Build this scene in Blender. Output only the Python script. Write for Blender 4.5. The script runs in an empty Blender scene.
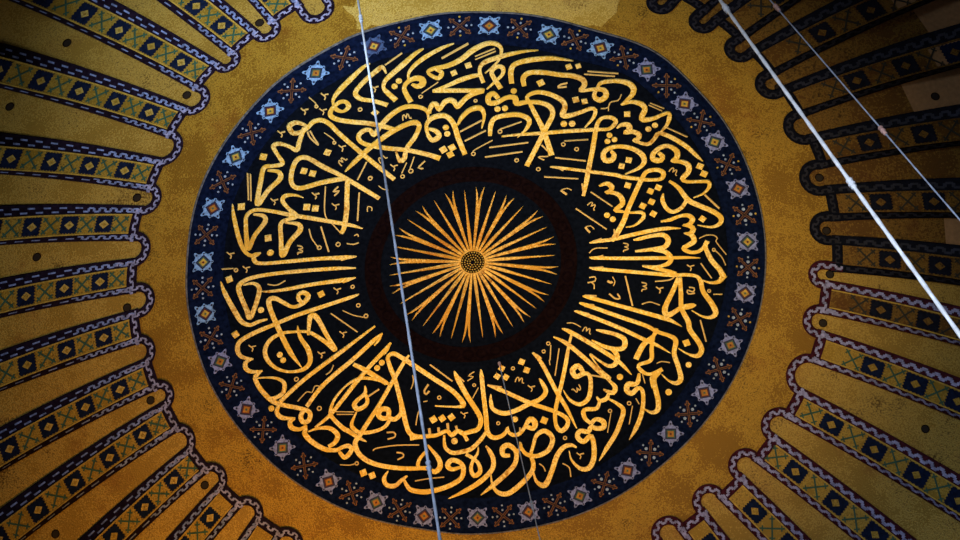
import bpy, math, random
from mathutils import Vector, Matrix
random.seed(7)
sc = bpy.context.scene
col = sc.collection
# ---------------------------------------------------------------- camera, world, light, exposure
Z0 = 47.685                       # height of the springing plane of the roundel above the nave floor
RS = 16.5538                      # radius of the dome
CZ = Z0 + 0.7732 - RS             # centre of the dome sphere
RIGHT = Vector((0.992611, -0.035473, -0.116039))
DOWN = Vector((-0.015418, 0.911691, -0.410588))
FWD = Vector((0.120357, 0.409343, 0.904407))
cd = bpy.data.cameras.new('camera'); cam = bpy.data.objects.new('camera', cd); col.objects.link(cam)
cam.matrix_world = Matrix.Translation((-6.134621, -21.032943, Z0 - 46.085418)) @ Matrix((
    (RIGHT.x, -DOWN.x, -FWD.x), (RIGHT.y, -DOWN.y, -FWD.y), (RIGHT.z, -DOWN.z, -FWD.z))).to_4x4()
cd.sensor_width = 36; cd.lens = 2785.38 * 36 / 960; cd.clip_end = 400; cd.clip_start = 0.5
sc.camera = cam
vs = sc.view_settings
vs.view_transform = 'Standard'; vs.look = 'None'; vs.gamma = 1; vs.exposure = 0.0
vs.use_curve_mapping = False
w = bpy.data.worlds.new('world'); sc.world = w; w.use_nodes = True
w.node_tree.nodes['Background'].inputs[0].default_value = (0.45, 0.55, 0.8, 1)
w.node_tree.nodes['Background'].inputs[1].default_value = 0.012
def area(name, loc, target, size, energy, colour, spread=120):
    l = bpy.data.lights.new(name, 'AREA'); l.shape = 'DISK'; l.size = size; l.energy = energy; l.color = colour
    l.spread = math.radians(spread)
    o = bpy.data.objects.new(name, l); col.objects.link(o); o.location = loc
    o.rotation_euler = (Vector(target) - Vector(loc)).to_track_quat('-Z', 'Y').to_euler()
    return o
# daylight from the drum windows, warm light from the chandeliers below
area('window_daylight', (-4.5, -8.0, Z0 - 9.0), (-1.9, -4.0, Z0), 2.5, 310, (0.88, 0.97, 1.0), 78)
area('window_daylight', (-12.0, -2.0, Z0 - 9.0), (-7.3, -1.0, Z0 - 1.5), 3.0, 80, (0.92, 0.97, 1.0), 90)
area('chandelier_glow', (-3.0, 7.5, Z0 - 10.5), (-2.2, 4.6, Z0), 3.0, 300, (1.0, 0.45, 0.075), 88)
area('drum_daylight', (9.0, 8.0, Z0 - 10.0), (5.5, 4.5, Z0 - 1), 3.0, 24, (0.66, 0.76, 1.0), 100)
area('chandelier_glow', (4.0, -1.0, Z0 - 12.0), (2.8, -0.2, Z0), 3.0, 125, (1.0, 0.68, 0.25), 58)
area('gallery_daylight', (-14.0, -26.0, Z0 - 18.0), (2.0, -5.0, Z0 - 15.0), 4.0, 850, (0.78, 0.87, 1.0), 54)

# ---------------------------------------------------------------- materials
def new_mat(name):
    m = bpy.data.materials.new(name); m.use_nodes = True
    return m, m.node_tree.nodes, m.node_tree.links, m.node_tree.nodes['Principled BSDF']
def plain(name, rgb, rough=0.7, metal=0.0, vary=0.35, scale=14.0, spec=0.3):
    m, n, l, b = new_mat(name)
    g = n.new('ShaderNodeNewGeometry'); t = n.new('ShaderNodeTexNoise'); t.inputs['Scale'].default_value = scale
    t.inputs['Detail'].default_value = 4
    l.new(g.outputs['Position'], t.inputs['Vector'])
    r = n.new('ShaderNodeMapRange'); r.inputs['From Min'].default_value = 0.3; r.inputs['From Max'].default_value = 0.7
    r.inputs['To Min'].default_value = 1 - vary; r.inputs['To Max'].default_value = 1 + vary
    l.new(t.outputs['Fac'], r.inputs['Value'])
    x = n.new('ShaderNodeVectorMath'); x.operation = 'SCALE'; x.inputs[0].default_value = rgb
    l.new(r.outputs['Result'], x.inputs['Scale']); l.new(x.outputs['Vector'], b.inputs['Base Color'])
    b.inputs['Roughness'].default_value = rough; b.inputs['Metallic'].default_value = metal
    b.inputs['Specular IOR Level'].default_value = spec
    return m
def mosaic(name, dark, mid, light, stain=(0.16, 0.045, 0.012), rough=0.5, grain=26.0, stain_amt=0.6):
    m, n, l, b = new_mat(name)
    g = n.new('ShaderNodeNewGeometry')
    def noise(s, d=5, r=0.6):
        t = n.new('ShaderNodeTexNoise'); t.inputs['Scale'].default_value = s; t.inputs['Detail'].default_value = d
        t.inputs['Roughness'].default_value = r; l.new(g.outputs['Position'], t.inputs['Vector']); return t
    big, fine, mot = noise(0.8, 6, 0.65), noise(grain, 2, 0.6), noise(1.3, 3, 0.55)
    a = n.new('ShaderNodeMath'); a.operation = 'MULTIPLY_ADD'; a.inputs[1].default_value = 1.0
    l.new(fine.outputs['Fac'], a.inputs[0]); l.new(mot.outputs['Fac'], a.inputs[2])
    cr = n.new('ShaderNodeValToRGB'); e = cr.color_ramp.elements
    e[0].position = 0.66; e[0].color = (*dark, 1); e[1].position = 1.36; e[1].color = (*light, 1)
    k = e.new(1.0); k.color = (*mid, 1)
    l.new(a.outputs[0], cr.inputs['Fac'])
    st = n.new('ShaderNodeValToRGB'); st.color_ramp.elements[0].position = 0.56; st.color_ramp.elements[0].color = (0, 0, 0, 1)
    st.color_ramp.elements[1].position = 0.74; st.color_ramp.elements[1].color = (stain_amt,) * 3 + (1,)
    l.new(big.outputs['Fac'], st.inputs['Fac'])
    mx = n.new('ShaderNodeMix'); mx.data_type = 'RGBA'; mx.inputs['B'].default_value = (*stain, 1)
    l.new(st.outputs['Color'], mx.inputs['Factor']); l.new(cr.outputs['Color'], mx.inputs['A'])
    l.new(mx.outputs['Result'], b.inputs['Base Color'])
    b.inputs['Roughness'].default_value = rough; b.inputs['Metallic'].default_value = 0.25
    b.inputs['Specular IOR Level'].default_value = 0.3
    bu = n.new('ShaderNodeBump'); bu.inputs['Strength'].default_value = 0.5; bu.inputs['Distance'].default_value = 0.03
    l.new(a.outputs[0], bu.inputs['Height']); l.new(bu.outputs['Normal'], b.inputs['Normal'])
    return m
M = {}
M['gold'] = mosaic('gold_mosaic', (0.065, 0.032, 0.003), (0.185, 0.100, 0.009), (0.40, 0.25, 0.03), stain=(0.15, 0.035, 0.005), grain=34)
M['tongue'] = mosaic('worn_gold_mosaic', (0.085, 0.048, 0.008), (0.26, 0.165, 0.027), (0.46, 0.32, 0.07), grain=32)
M['palegold'] = mosaic('repaired_gold', (0.16, 0.09, 0.012), (0.36, 0.25, 0.045), (0.60, 0.46, 0.13), grain=34)
M['panel'] = mosaic('panel_gold', (0.10, 0.058, 0.008), (0.26, 0.165, 0.020), (0.44, 0.30, 0.05), grain=32, stain_amt=0.3)
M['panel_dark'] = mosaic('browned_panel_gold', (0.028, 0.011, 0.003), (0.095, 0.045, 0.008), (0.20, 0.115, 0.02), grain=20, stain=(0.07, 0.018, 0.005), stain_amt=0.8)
M['plaster'] = plain('restored_plaster', (0.27, 0.155, 0.07), vary=0.15)
M['letter'] = mosaic('gilt_letter', (0.42, 0.20, 0.015), (0.72, 0.47, 0.075), (0.96, 0.78, 0.28), stain=(0.40, 0.17, 0.015), rough=0.45, grain=16, stain_amt=0.5)
M['mark'] = plain('thin_gilt', (0.62, 0.42, 0.14), rough=0.5, metal=0.1, vary=0.12)
M['ray'] = mosaic('sunray_gilt', (0.26, 0.10, 0.010), (0.50, 0.26, 0.035), (0.74, 0.48, 0.12), stain=(0.32, 0.07, 0.008), rough=0.45, grain=14, stain_amt=0.9)
M['black'] = plain('black_ground', (0.0028, 0.0042, 0.0085), rough=1.0, spec=0.0)
M['navy'] = plain('navy_ground', (0.003, 0.0062, 0.024), rough=1.0, vary=0.5, spec=0.0)
M['rim'] = plain('grey_rim', (0.085, 0.09, 0.11), vary=0.6)
M['blue'] = plain('light_blue_tesserae', (0.145, 0.28, 0.56), vary=0.4, scale=20)
M['lav'] = plain('lavender_tesserae', (0.155, 0.19, 0.42), vary=0.4, scale=20)
M['dimblue'] = plain('faded_blue_tesserae', (0.035, 0.07, 0.19), vary=0.35, scale=20)
M['deep'] = plain('deep_blue', (0.008, 0.014, 0.05))
M['green'] = plain('green_frame', (0.03, 0.085, 0.06))
M['red'] = plain('red_frame', (0.075, 0.012, 0.010))
M['yellow'] = plain('yellow_centre', (0.38, 0.25, 0.04))
M['orange'] = plain('orange_centre', (0.28, 0.125, 0.018))
M['cross'] = plain('cross_outline', (0.15, 0.06, 0.022), vary=0.5, scale=20)
M['crossin'] = plain('cross_core', (0.016, 0.005, 0.008))
M['white'] = plain('pale_blue_dot', (0.22, 0.29, 0.44))
M['chainring'] = plain('umber_ring', (0.0055, 0.0026, 0.0030), rough=1.0, vary=0.4, spec=0.0)
M['chainink'] = plain('umber_link', (0.004, 0.002, 0.003), rough=1.0, spec=0.0)
M['band'] = plain('dark_border', (0.009, 0.005, 0.014), vary=0.5, spec=0.05)
M['maroon'] = plain('maroon_border', (0.035, 0.006, 0.012), vary=0.5, spec=0.05)
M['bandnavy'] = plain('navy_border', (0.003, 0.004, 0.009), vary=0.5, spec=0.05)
M['zig'] = plain('blue_meander', (0.15, 0.20, 0.42), vary=0.5, scale=12)
M['ziglav'] = plain('lavender_meander', (0.21, 0.22, 0.40), vary=0.5, scale=12)
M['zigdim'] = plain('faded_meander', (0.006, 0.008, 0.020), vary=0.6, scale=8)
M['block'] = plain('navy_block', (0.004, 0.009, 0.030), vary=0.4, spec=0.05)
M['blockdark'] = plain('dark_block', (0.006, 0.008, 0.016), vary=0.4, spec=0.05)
M['xgreen'] = plain('green_cross', (0.022, 0.075, 0.05), vary=0.3)
M['xdark'] = plain('dark_cross', (0.018, 0.02, 0.015), vary=0.3)
M['xblue'] = plain('blue_cross', (0.03, 0.07, 0.16), vary=0.3)
M['hole'] = plain('dark_hole', (0.008, 0.005, 0.003))  # flat dark discs drawn where the holes are
M['chain'] = plain('pale_cable', (0.26, 0.31, 0.42), rough=0.4, vary=0.25, scale=6)
M['brightchain'] = plain('white_cable', (0.80, 0.84, 0.92), rough=0.4, vary=0.2, scale=6)
M['rust'] = plain('pinkish_coupling', (0.5, 0.30, 0.27), rough=0.5)

# ---------------------------------------------------------------- dome coordinates and mesh helpers
def S(phi, rho, e=0.0):           # phi clockwise seen from below, rho = arc length from the crown, e = height off the shell
    t = rho / RS; r = RS - e
    return Vector((r * math.sin(t) * math.sin(phi), -r * math.sin(t) * math.cos(phi), CZ + r * math.cos(t)))
def P(u, v, e=0.0):
    return S(math.atan2(u, -v), math.hypot(u, v), e)
def build(name, verts, faces, mats, parent=None, midx=None, smooth=False):
    c = Vector((0, 0, 0))
    for v in verts: c += v
    c /= len(verts)
    me = bpy.data.meshes.new(name)
    me.from_pydata([tuple(v - c) for v in verts], [], faces)
    if not isinstance(mats, (list, tuple)): mats = [mats]
    for m in mats: me.materials.append(m)
    if midx:
        for p, i in zip(me.polygons, midx): p.material_index = i
    if smooth:
        for p in me.polygons: p.use_smooth = True
    me.update()
    o = bpy.data.objects.new(name, me); col.objects.link(o)
    if parent is not None:
        o.parent = parent; o.location = c - WORLD[parent.name]
    else: o.location = c
    WORLD[o.name] = c.copy()
    return o
WORLD = {}
def thing(name, loc, label, cat, group=None):
    o = bpy.data.objects.new(name, None); col.objects.link(o); o.location = loc
    o.empty_display_size = 0.3; WORLD[o.name] = Vector(loc)
    o['label'] = label; o['category'] = cat
    if group: o['group'] = group
    return o
class G:                          # collects verts and faces with material slots
    def __init__(s): s.v = []; s.f = []; s.m = []
    def face(s, pts, m=0):
        b = len(s.v); s.v += pts; s.f.append(tuple(range(b, b + len(pts)))); s.m.append(m)
    def slab(s, ring, top, base, m=0):     # ring: list of fn(e)->Vector
        n = len(ring); b = len(s.v)
        s.v += [r(top) for r in ring] + [r(base) for r in ring]
        s.f.append(tuple(range(b, b + n))); s.m.append(m)
        for i in range(n):
            j = (i + 1) % n
            s.f.append((b + i, b + n + i, b + n + j, b + j)); s.m.append(m)
    def ribbon(s, pts, fn, top, base, m=0, closed=False):     # pts: (a, b, width); fn(a, b, e)->Vector
        n = len(pts); b0 = len(s.v)
        for i in range(n):
            p = pts[max(i - 1, 0)] if not closed else pts[i - 1]
            q = pts[min(i + 1, n - 1)] if not closed else pts[(i + 1) % n]
            dx, dy = q[0] - p[0], q[1] - p[1]; L = math.hypot(dx, dy) or 1
            nx, ny = -dy / L, dx / L; h = pts[i][2] / 2
            x, y = pts[i][0], pts[i][1]
            s.v += [fn(x + nx * h, y + ny * h, base), fn(x + nx * h, y + ny * h, top),
                    fn(x - nx * h, y - ny * h, top), fn(x - nx * h, y - ny * h, base)]
        for i in range(n if closed else n - 1):
            a, c = b0 + 4 * i, b0 + 4 * ((i + 1) % n)
            for k in range(3):
                s.f.append((a + k, a + k + 1, c + k + 1, c + k)); s.m.append(m)
        if not closed:
            a, c = b0, b0 + 4 * (n - 1)
            s.f.append((a, a + 3, a + 2, a + 1)); s.m.append(m); s.f.append((c, c + 1, c + 2, c + 3)); s.m.append(m)
    def build(s, name, mats, parent=None): return build(name, s.v, s.f, mats, parent, s.m)
def smooth_path(p, step=0.035):
    out = []
    for i in range(len(p) - 1):
        a, b, c, d = p[max(i - 1, 0)], p[i], p[i + 1], p[min(i + 2, len(p) - 1)]
        n = max(2, int(math.hypot(c[0] - b[0], c[1] - b[1]) / step))
        for k in range(n):
            t = k / n; t2 = t * t; t3 = t2 * t
            q = [0.5 * (2 * b[j] + (c[j] - a[j]) * t + (2 * a[j] - 5 * b[j] + 4 * c[j] - d[j]) * t2 + (3 * b[j] - a[j] - 3 * c[j] + d[j]) * t3) for j in (0, 1)]
            q.append(b[2] + (c[2] - b[2]) * t); out.append(tuple(q))
    out.append(p[-1]); return out
R = math.radians

def swell(p):                     # the reed pen leaves a fuller line in tight turns
    n = len(p); f = [1.0] * n
    for i in range(2, n - 2):
        a, b, c = p[i - 2], p[i], p[i + 2]
        h1 = math.atan2(b[1] - a[1], b[0] - a[0]); h2 = math.atan2(c[1] - b[1], c[0] - b[0])
        d = abs((h2 - h1 + math.pi) % (2 * math.pi) - math.pi)
        L = 0.5 * (math.hypot(b[0] - a[0], b[1] - a[1]) + math.hypot(c[0] - b[0], c[1] - b[1])) or 1e-6
        k = d / L
        f[i] = 1 + 0.38 * min(1, max(0, (k - 5.0) / 6.0)) * (1 if p[i][2] > 0.045 else 0.3)
    g = [sum(f[max(0, i - 3):i + 4]) / len(f[max(0, i - 3):i + 4]) for i in range(n)]
    return [(q[0], q[1], q[2] * w) for q, w in zip(p, g)]
DATA = """
L -2128,-4249,12 -2247,-4176,52 -2479,-3926,81 -2653,-3728,81 -2754,-3577,58 -2770,-3455,41 -2697,-3314,64 -2573,-3267,41 -2478,-3358,64 -2535,-3462,52 -2642,-3471,58 -2746,-3382,64 -2804,-3299,64 -2800,-3192,70 -2658,-3098,75 -2378,-3025,75 -2100,-2976,75 -1820,-2893,75 -1626,-2811,64
L -1821,-4020,23 -1896,-4161,52 -1998,-4086,70 -2173,-3920,75 -2346,-3702,64 -2357,-3596,70 -2245,-3499,70 -2028,-3447,64 -1763,-3341,75
D -1986,-3196,104
F -3216,-3623,17 -3088,-3486,17 -3077,-3431,17
R -3076,-3420,34
R -2266,-3287,43
V -2862,-3658,26 -2916,-3649,26 -2947,-3638,26 -2998,-3686,26 | -2940,-3630,23 -2914,-3599,23 -2931,-3544,23
V -3219,-3376,26 -3274,-3367,26 -3305,-3356,26 -3355,-3405,26 | -3298,-3349,23 -3272,-3318,23 -3289,-3263,23
V -2880,-3341,26 -2935,-3332,26 -2965,-3321,26 -3016,-3369,26 | -2958,-3313,23 -2933,-3283,23 -2949,-3228,23
V -3636,-2947,26 -3692,-2940,26 -3723,-2929,26 -3773,-2978,26 | -3716,-2922,23 -3690,-2890,23 -3707,-2836,23
V -1948,-3751,26 -2002,-3740,26 -2032,-3728,26 -2084,-3774,26 | -2026,-3720,23 -2000,-3690,23 -2016,-3634,23
E -1462,-2998,23 -1473,-3091,23 -1441,-3114,23 -1406,-3042,23 -1401,-3117,23 -1375,-3124,23 -1340,-3044,23 -1306,-3046,23
L -1166,-4517,9 -1303,-4422,52 -1518,-4199,81 -1720,-3996,75 -1834,-3861,64 -1858,-3720,52 -1776,-3608,75 -1615,-3438,87
H -1852,-4194,29 -1552,-4435,29
L -618,-4606,9 -839,-4512,52 -1130,-4324,70 -1317,-4153,64 -1409,-3997,46 -1408,-3872,35
L -1342,-3761,41 -1232,-3710,70 -1143,-3752,81 -1164,-3860,81 -1287,-3884,81 -1420,-3812,70 -1475,-3697,64 -1438,-3571,75 -1337,-3381,87
O -1580,-3845,52
O -1654,-3735,52
H -825,-4295,35 -361,-4601,35
L -933,-4076,46 -807,-3989,58 -861,-3873,52 -1002,-3943,46 -1058,-4024,46 -934,-4090,58 -724,-4130,75 -489,-4250,81 -261,-4462,81 -28,-4596,70 154,-4585,64 246,-4476,52 222,-4259,35 97,-4080,29 -16,-3962,17
H -221,-4317,23 130,-4487,23
H -211,-4252,23 149,-4429,23
D -330,-4131,104
D -584,-3975,98
L 917,-4458,9 678,-4432,35 410,-4368,64 145,-4277,75 -46,-4189,70 -115,-4082,52 -107,-3956,58 -34,-3758,64
L -74,-3920,41 -225,-3904,70 -463,-3819,75 -699,-3700,58 -937,-3612,29
L -952,-3602,52 -632,-3602,70 -328,-3595,64 -23,-3591,58 -173,-3546,87 -319,-3442,75 -433,-3302,70 -484,-3233,41 -542,-3358,70 -636,-3396,70 -725,-3346,70 -808,-3189,41 -859,-3297,64 -922,-3328,64 -978,-3231,58 -973,-3125,35
R -152,-3368,34
H -856,-3787,17 -1148,-3557,17
R -1165,-3486,40
L 36,-3615,23 178,-3775,46 304,-3936,52 294,-4079,58 187,-4097,52 103,-3990,58 158,-3847,70 293,-3632,81
L 484,-3740,75 452,-3990,81 516,-4152,75 782,-4246,81 1141,-4290,70 1353,-4278,41 1566,-4250,9
L 715,-3688,70 687,-3867,75 801,-3976,75 1073,-3982,75 1348,-3943,75 1591,-3926,81 1779,-3844,81 1803,-3720,64 1735,-3616,41 1975,-3656,58 2172,-3649,70 2212,-3526,70 2113,-3431,70 2001,-3514,58 2047,-3696,46 2114,-3807,58 2352,-3857,64 2566,-3836,81 2695,-3737,87 2691,-3593,75 2596,-3460,52 2498,-3354,23
L 2513,-3355,29 2689,-3431,58 2874,-3391,81 2943,-3289,75 2896,-3124,70 2931,-3063,70 3110,-3105,64 3283,-3210,46 3387,-3244,41 3396,-3130,64 3363,-2984,52 3255,-2815,23
D 1495,-4117,98
D 1665,-4138,86
H 1840,-4034,26 2400,-4016,26
H 1784,-3971,26 2344,-3954,26
D 1673,-3420,104
D 1836,-3392,98
D 2628,-3165,104
O 3151,-2959,52
O 3037,-2871,52
H 3023,-3428,20 3289,-3328,20
H 3002,-3383,20 3253,-3279,20
H 3367,-2931,26 3761,-2765,26
F 2490,-3579,17 2445,-3450,17 2298,-3388,17 2282,-3208,17
F 2142,-3254,17 2261,-3278,17 2298,-3388,17
F 1497,-3768,41 1364,-3721,41 1338,-3666,41 1488,-3689,41
D 1013,-3757,115
O 1491,-2895,55
O 1643,-2904,55
L 798,-3351,41 777,-3439,46 833,-3511,58 981,-3560,70 1197,-3519,75 1417,-3401,81 1488,-3261,75 1455,-3082,75 1592,-3079,70 1799,-3166,64 1960,-3245,52 2044,-3213,52 2020,-3052,52 1883,-2832,23
L 261,-3418,64 163,-3525,64 76,-3455,64 99,-3330,70 236,-3330,70 412,-3436,64 564,-3437,75 603,-3313,70 783,-3343,64 1027,-3337,70 1215,-3252,81 1272,-3076,75 1156,-2755,75 1025,-2400,75 865,-1995,75
L 793,-3422,46 916,-3175,70 1126,-2754,81 1311,-2231,87
H 1115,-2437,35 1229,-2317,35
O 260,-3187,52
O 396,-3205,52
O 533,-3579,52
L 370,-2612,23 643,-2648,41 1130,-2691,58 1433,-2727,58 2038,-2794,58 2189,-2809,52 2339,-2838,52 2435,-2986,58 2353,-3070,58 2201,-3061,52 2117,-2968,58 2084,-2789,70 2052,-2364,75 2004,-1940,75 1986,-1730,75 1945,-1398,52
H 1905,-1657,29 1943,-1432,29
O 2340,-2696,49
O 2313,-2560,49
O 2438,-2606,49
L 2461,-2845,23 2546,-2929,58 2667,-2930,70 2691,-2825,75 2605,-2755,41 2769,-2795,64 2880,-2732,70 2857,-2641,52 2789,-2612,41 3032,-2548,58 3146,-2646,58 3212,-2776,58 3286,-2800,58 3506,-2712,75 3763,-2559,75 3960,-2384,58 4084,-2280,9
L 2389,-2364,41 2456,-2280,64 2417,-2172,64 2295,-2165,70 2256,-2286,70 2325,-2395,70 2519,-2467,64 2765,-2440,75 2956,-2330,87 3014,-2176,75 2917,-2028,52 2682,-1890,17
D 2728,-2191,104
D 2608,-2056,98
L 3257,-2389,46 3339,-2325,64 3315,-2235,64 3177,-2242,70 3168,-2364,70 3280,-2497,70 3428,-2546,64 3588,-2454,81 3599,-2313,70 3514,-2235,35 3697,-2234,64 3824,-2176,81 3835,-2035,75 3739,-1885,64 3820,-1830,46 4064,-1854,46 4216,-1863,46 4240,-1760,52 4144,-1609,35 3968,-1504,17
D 4038,-2169,110
D 4123,-2019,110
E 3481,-2008,23 3528,-2083,23 3567,-2078,23 3552,-2000,23 3600,-2052,23 3625,-2038,23 3605,-1956,23 3633,-1933,23
H 4171,-1584,41 4458,-1328,41
L 1295,-1986,17 1449,-1973,46 2067,-1908,52 2530,-1863,58 2624,-1834,58 2994,-1806,58 3209,-1811,52 3359,-1852,52 3380,-1976,64 3254,-2026,64 3075,-1970,64 2994,-1806,70 2892,-1502,75 2790,-1182,75 2716,-900,81 2580,-581,87 2524,-492,46
H 1450,-1969,35 1545,-1916,35
H 2556,-735,35 2574,-581,35
D 2749,-1656,104
D 3173,-1567,104
D 3311,-1655,104
D 3210,-1350,104
D 3053,-1251,104
L 2224,-1619,29 2358,-1678,58 2455,-1614,70 2430,-1525,52 2340,-1486,35 2493,-1494,58 2620,-1432,75 2676,-1279,75 2547,-1132,52 2625,-1119,46 2827,-1097,35 3042,-1112,46 3079,-1010,52 2935,-844,35 2769,-792,14
H 2078,-1490,29 2496,-1206,29
D 3258,-1099,104
D 4169,-1076,104
E 2030,-1207,23 2088,-1270,23 2125,-1257,23 2100,-1185,23 2155,-1225,23 2178,-1207,23 2147,-1131,23 2171,-1104,23
O 2405,-1020,52
O 2518,-943,52
H 1822,-1133,29 2417,-727,29
F 1523,-1504,46 1588,-1454,46 1636,-1421,46
F 1723,-1504,20 1644,-1543,20 1544,-1512,20
F 2020,-750,46 2063,-694,46 2112,-644,46
F 2186,-716,20 2120,-782,20 2028,-761,20
L 3500,-1811,41 3678,-1687,70 3880,-1443,87 4103,-1342,81 4357,-1247,81 4503,-1141,75 4497,-1018,58 4350,-925,41 4087,-940,17
L 3412,-1541,23 3407,-1401,70 3496,-1234,64 3623,-1175,58 3770,-1275,58 3850,-1440,58
L 3407,-955,29 3573,-1004,58 3751,-1099,52 3904,-1124,58 3986,-1052,70 3932,-942,52 3811,-913,23 3950,-909,58 4016,-846,70 3961,-754,52 3853,-751,23 3994,-722,64 4049,-606,70 3947,-510,64 3860,-433,58 3988,-369,58 4141,-397,52 4242,-504,52 4294,-631,81
L 4267,-576,70 4275,-473,70 4399,-244,81 4568,-55,81 4657,108,81 4639,75,75 4554,188,58 4400,221,41 4258,184,17
L 2109,-427,17 2246,-468,58 2553,-528,64 2947,-655,64 3311,-767,64 3555,-822,58 3785,-842,12
H 2169,-457,29 2335,-534,29
L 2924,-533,23 3046,-568,58 3258,-642,58 3472,-676,70 3571,-581,75 3518,-438,70 3306,-370,64 2969,-302,35
L 3307,-360,58 3525,-335,75 3641,-224,75 3602,-101,64 3390,-15,46 3126,-13,23 3361,21,58 3644,68,64 3770,91,41
L 2135,75,17 2276,93,58 2744,113,58 3212,128,58 3679,133,58 3957,102,52 4145,119,52 4229,221,70 4289,421,75 4459,643,87 4549,822,75 4477,922,52 4321,930,35 4096,822,14
F 3756,127,26 3654,231,26 3377,287,26
H 2197,72,26 2398,46,26
H 2187,-122,26 2386,-186,26
L 2125,-130,17 2265,-126,58 2885,-152,58 3503,-203,58 3934,-250,46 4187,-264,9
F 2120,-222,23 2223,-322,23 2455,-340,23
E 2739,-459,23 2821,-447,23 2836,-407,23 2769,-385,23 2832,-362,23 2834,-331,23 2760,-313,23 2756,-275,23
F 4137,-667,20 4270,-750,20 4409,-757,20 4475,-702,20 4448,-647,20 4533,-535,20 4662,-383,20
R 4424,-460,34
F 4463,-441,20 4579,-332,20 4668,-169,20
V 4086,-102,26 4032,-83,26 4002,-67,26 3950,-103,26 | 4008,-60,23 4035,-35,23 4020,21,23
H 4204,-155,29 4425,133,29
E 3127,329,23 3209,340,23 3223,380,23 3156,402,23 3220,425,23 3221,455,23 3148,474,23 3144,512,23
V 3543,401,26 3488,419,26 3457,435,26 3405,398,26 | 3464,441,23 3490,467,23 3475,522,23
F 3155,770,20 3308,715,20 3498,763,20
F 4020,351,29 4114,362,29 4103,439,29 3992,415,29 4013,488,29 4136,463,29
F 2145,279,26 2253,258,26 2258,343,26 2119,382,26
F 2197,379,26 2246,428,26 2250,513,26
F 2491,332,52 2555,363,52 2585,344,52
F 2580,242,20 2632,341,20 2605,428,20
F 2536,591,35 2650,681,35 2743,676,35 2691,583,35
H 2818,212,35 2985,815,35
R 4396,393,34
H 4478,453,14 4648,435,14
L 3806,174,58 3729,437,75 3595,823,81 3665,954,75 3875,800,70 3997,739,64 4151,708,41 4030,777,46 3913,797,35
L 3837,171,64 3873,494,70 3907,798,75 4047,1058,81 4088,1224,81 4258,1446,81 4330,1608,75 4259,1733,64 4084,1715,35 3890,1613,17
D 4037,1489,115
H 4269,1003,32 4405,1432,32
L 2038,657,17 2181,686,64 2751,828,64 3512,1006,70 3734,1067,58 3935,1169,9
H 2085,638,29 2304,646,29
L 1982,795,17 2125,840,64 2762,1048,64 3271,1203,64 3465,1301,58 3720,1373,64 3835,1465,70 3817,1720,75 3910,1982,75 3969,2213,75 3895,2313,58 3751,2280,35 3602,2157,14
H 2030,810,29 2266,835,29
H 1943,968,29 2180,1014,29
L 1896,967,17 2070,1018,64 2709,1253,64 3222,1476,64 3479,1577,52 3754,1725,9
L 3462,1240,52 3422,1379,58 3228,1594,87 3100,1888,87
L 3463,1257,52 3408,1413,58 3388,1651,70 3384,1887,58 3159,2002,46 3221,2116,58 3382,2172,52 3613,2055,70
L 3569,2109,58 3465,2250,75 3472,2417,81 3432,2219,75 3507,2482,81 3565,2712,81 3556,2879,70 3447,2936,46 3285,2863,17
F 3498,1946,17 3590,1899,17 3748,1911,17
O 4102,1929,52
O 3752,2507,57
O 2816,2262,55
L 2320,1332,23 2462,1360,58 2685,1406,64 2862,1498,75 2869,1649,70 2761,1705,64 2507,1667,64 2250,1544,23
L 2522,1650,35 2667,1727,70 2752,1857,75 2711,2010,70 2586,2050,52 2392,1941,35 2230,1830,29 2431,2107,23 2627,2265,17
L 1675,1327,17 1834,1390,70 2286,1643,70 2739,1925,64 2903,2067,52 3035,2204,9
L 1524,1498,23 1781,1626,70 2139,1917,70 2499,2237,70 2644,2298,41
L 1867,1422,35 1816,1726,52 1779,2028,64 1713,2430,64 1644,2764,64 1604,3062,64 1642,3293,58 1740,3374,64 1848,3256,64 1829,3124,64 1602,2996,64 1120,2830,70 669,2622,64 508,2555,64 300,2469,29
H 316,2470,29 571,2512,29
L 1140,1822,29 1321,2037,64 1623,2598,70 1823,2925,64 2026,3317,17
L 2118,2202,58 2018,2072,70 1910,2158,70 1978,2290,64 2134,2218,58 2230,2248,52 2269,2447,70 2231,2714,75 2075,2836,64 1882,2758,46 1749,2562,14
F 2246,2248,29 2501,2287,29 2630,2348,29
E 2040,2443,23 2077,2522,23 2054,2556,23 2000,2508,23 2018,2577,23 1995,2595,23 1939,2539,23 1907,2555,23
L 2565,2301,35 2729,2460,64 2702,2578,64 2607,2566,52 2510,2521,29
L 2622,2566,41 2580,2701,64 2455,2756,52 2388,2675,23
L 2454,2739,46 2396,2908,58 2206,2931,58 2144,2983,64 2180,3114,64 2294,3210,58
L 2596,2700,29 2774,2791,52 2906,2918,70 2852,3186,75 2764,3422,75 2612,3693,70 2475,3945,12
L 2295,3226,58 2387,3123,58 2532,3167,70 2536,3283,64 2393,3305,64 2296,3276,58 2251,3376,58 2091,3365,58 2046,3482,64 2161,3577,64 2286,3458,64 2335,3506,64 2372,3702,81 2363,3933,81 2270,4100,75 2110,4105,58 1945,3945,35 1893,3766,17
V 2180,3807,26 2122,3822,26 2091,3836,26 2038,3798,26 | 2097,3842,23 2123,3868,23 2105,3921,23
R 2652,2946,40
H 2670,2996,17 2619,3379,17
R 3011,2779,43
H 3077,2825,23 3027,3194,23
H 3134,2672,23 3203,2785,23
L 3176,2169,41 3166,2303,64 3123,2389,58 2980,2397,70 2954,2516,64 3051,2577,64 3158,2471,58 3237,2483,52 3277,2664,64 3257,2965,70 3158,3269,70 3038,3508,9
H 3240,2181,17 3296,2362,17
R 1433,1634,40
H 1482,1667,26 1477,1968,26
H 1642,1730,26 1582,2283,26
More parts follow.
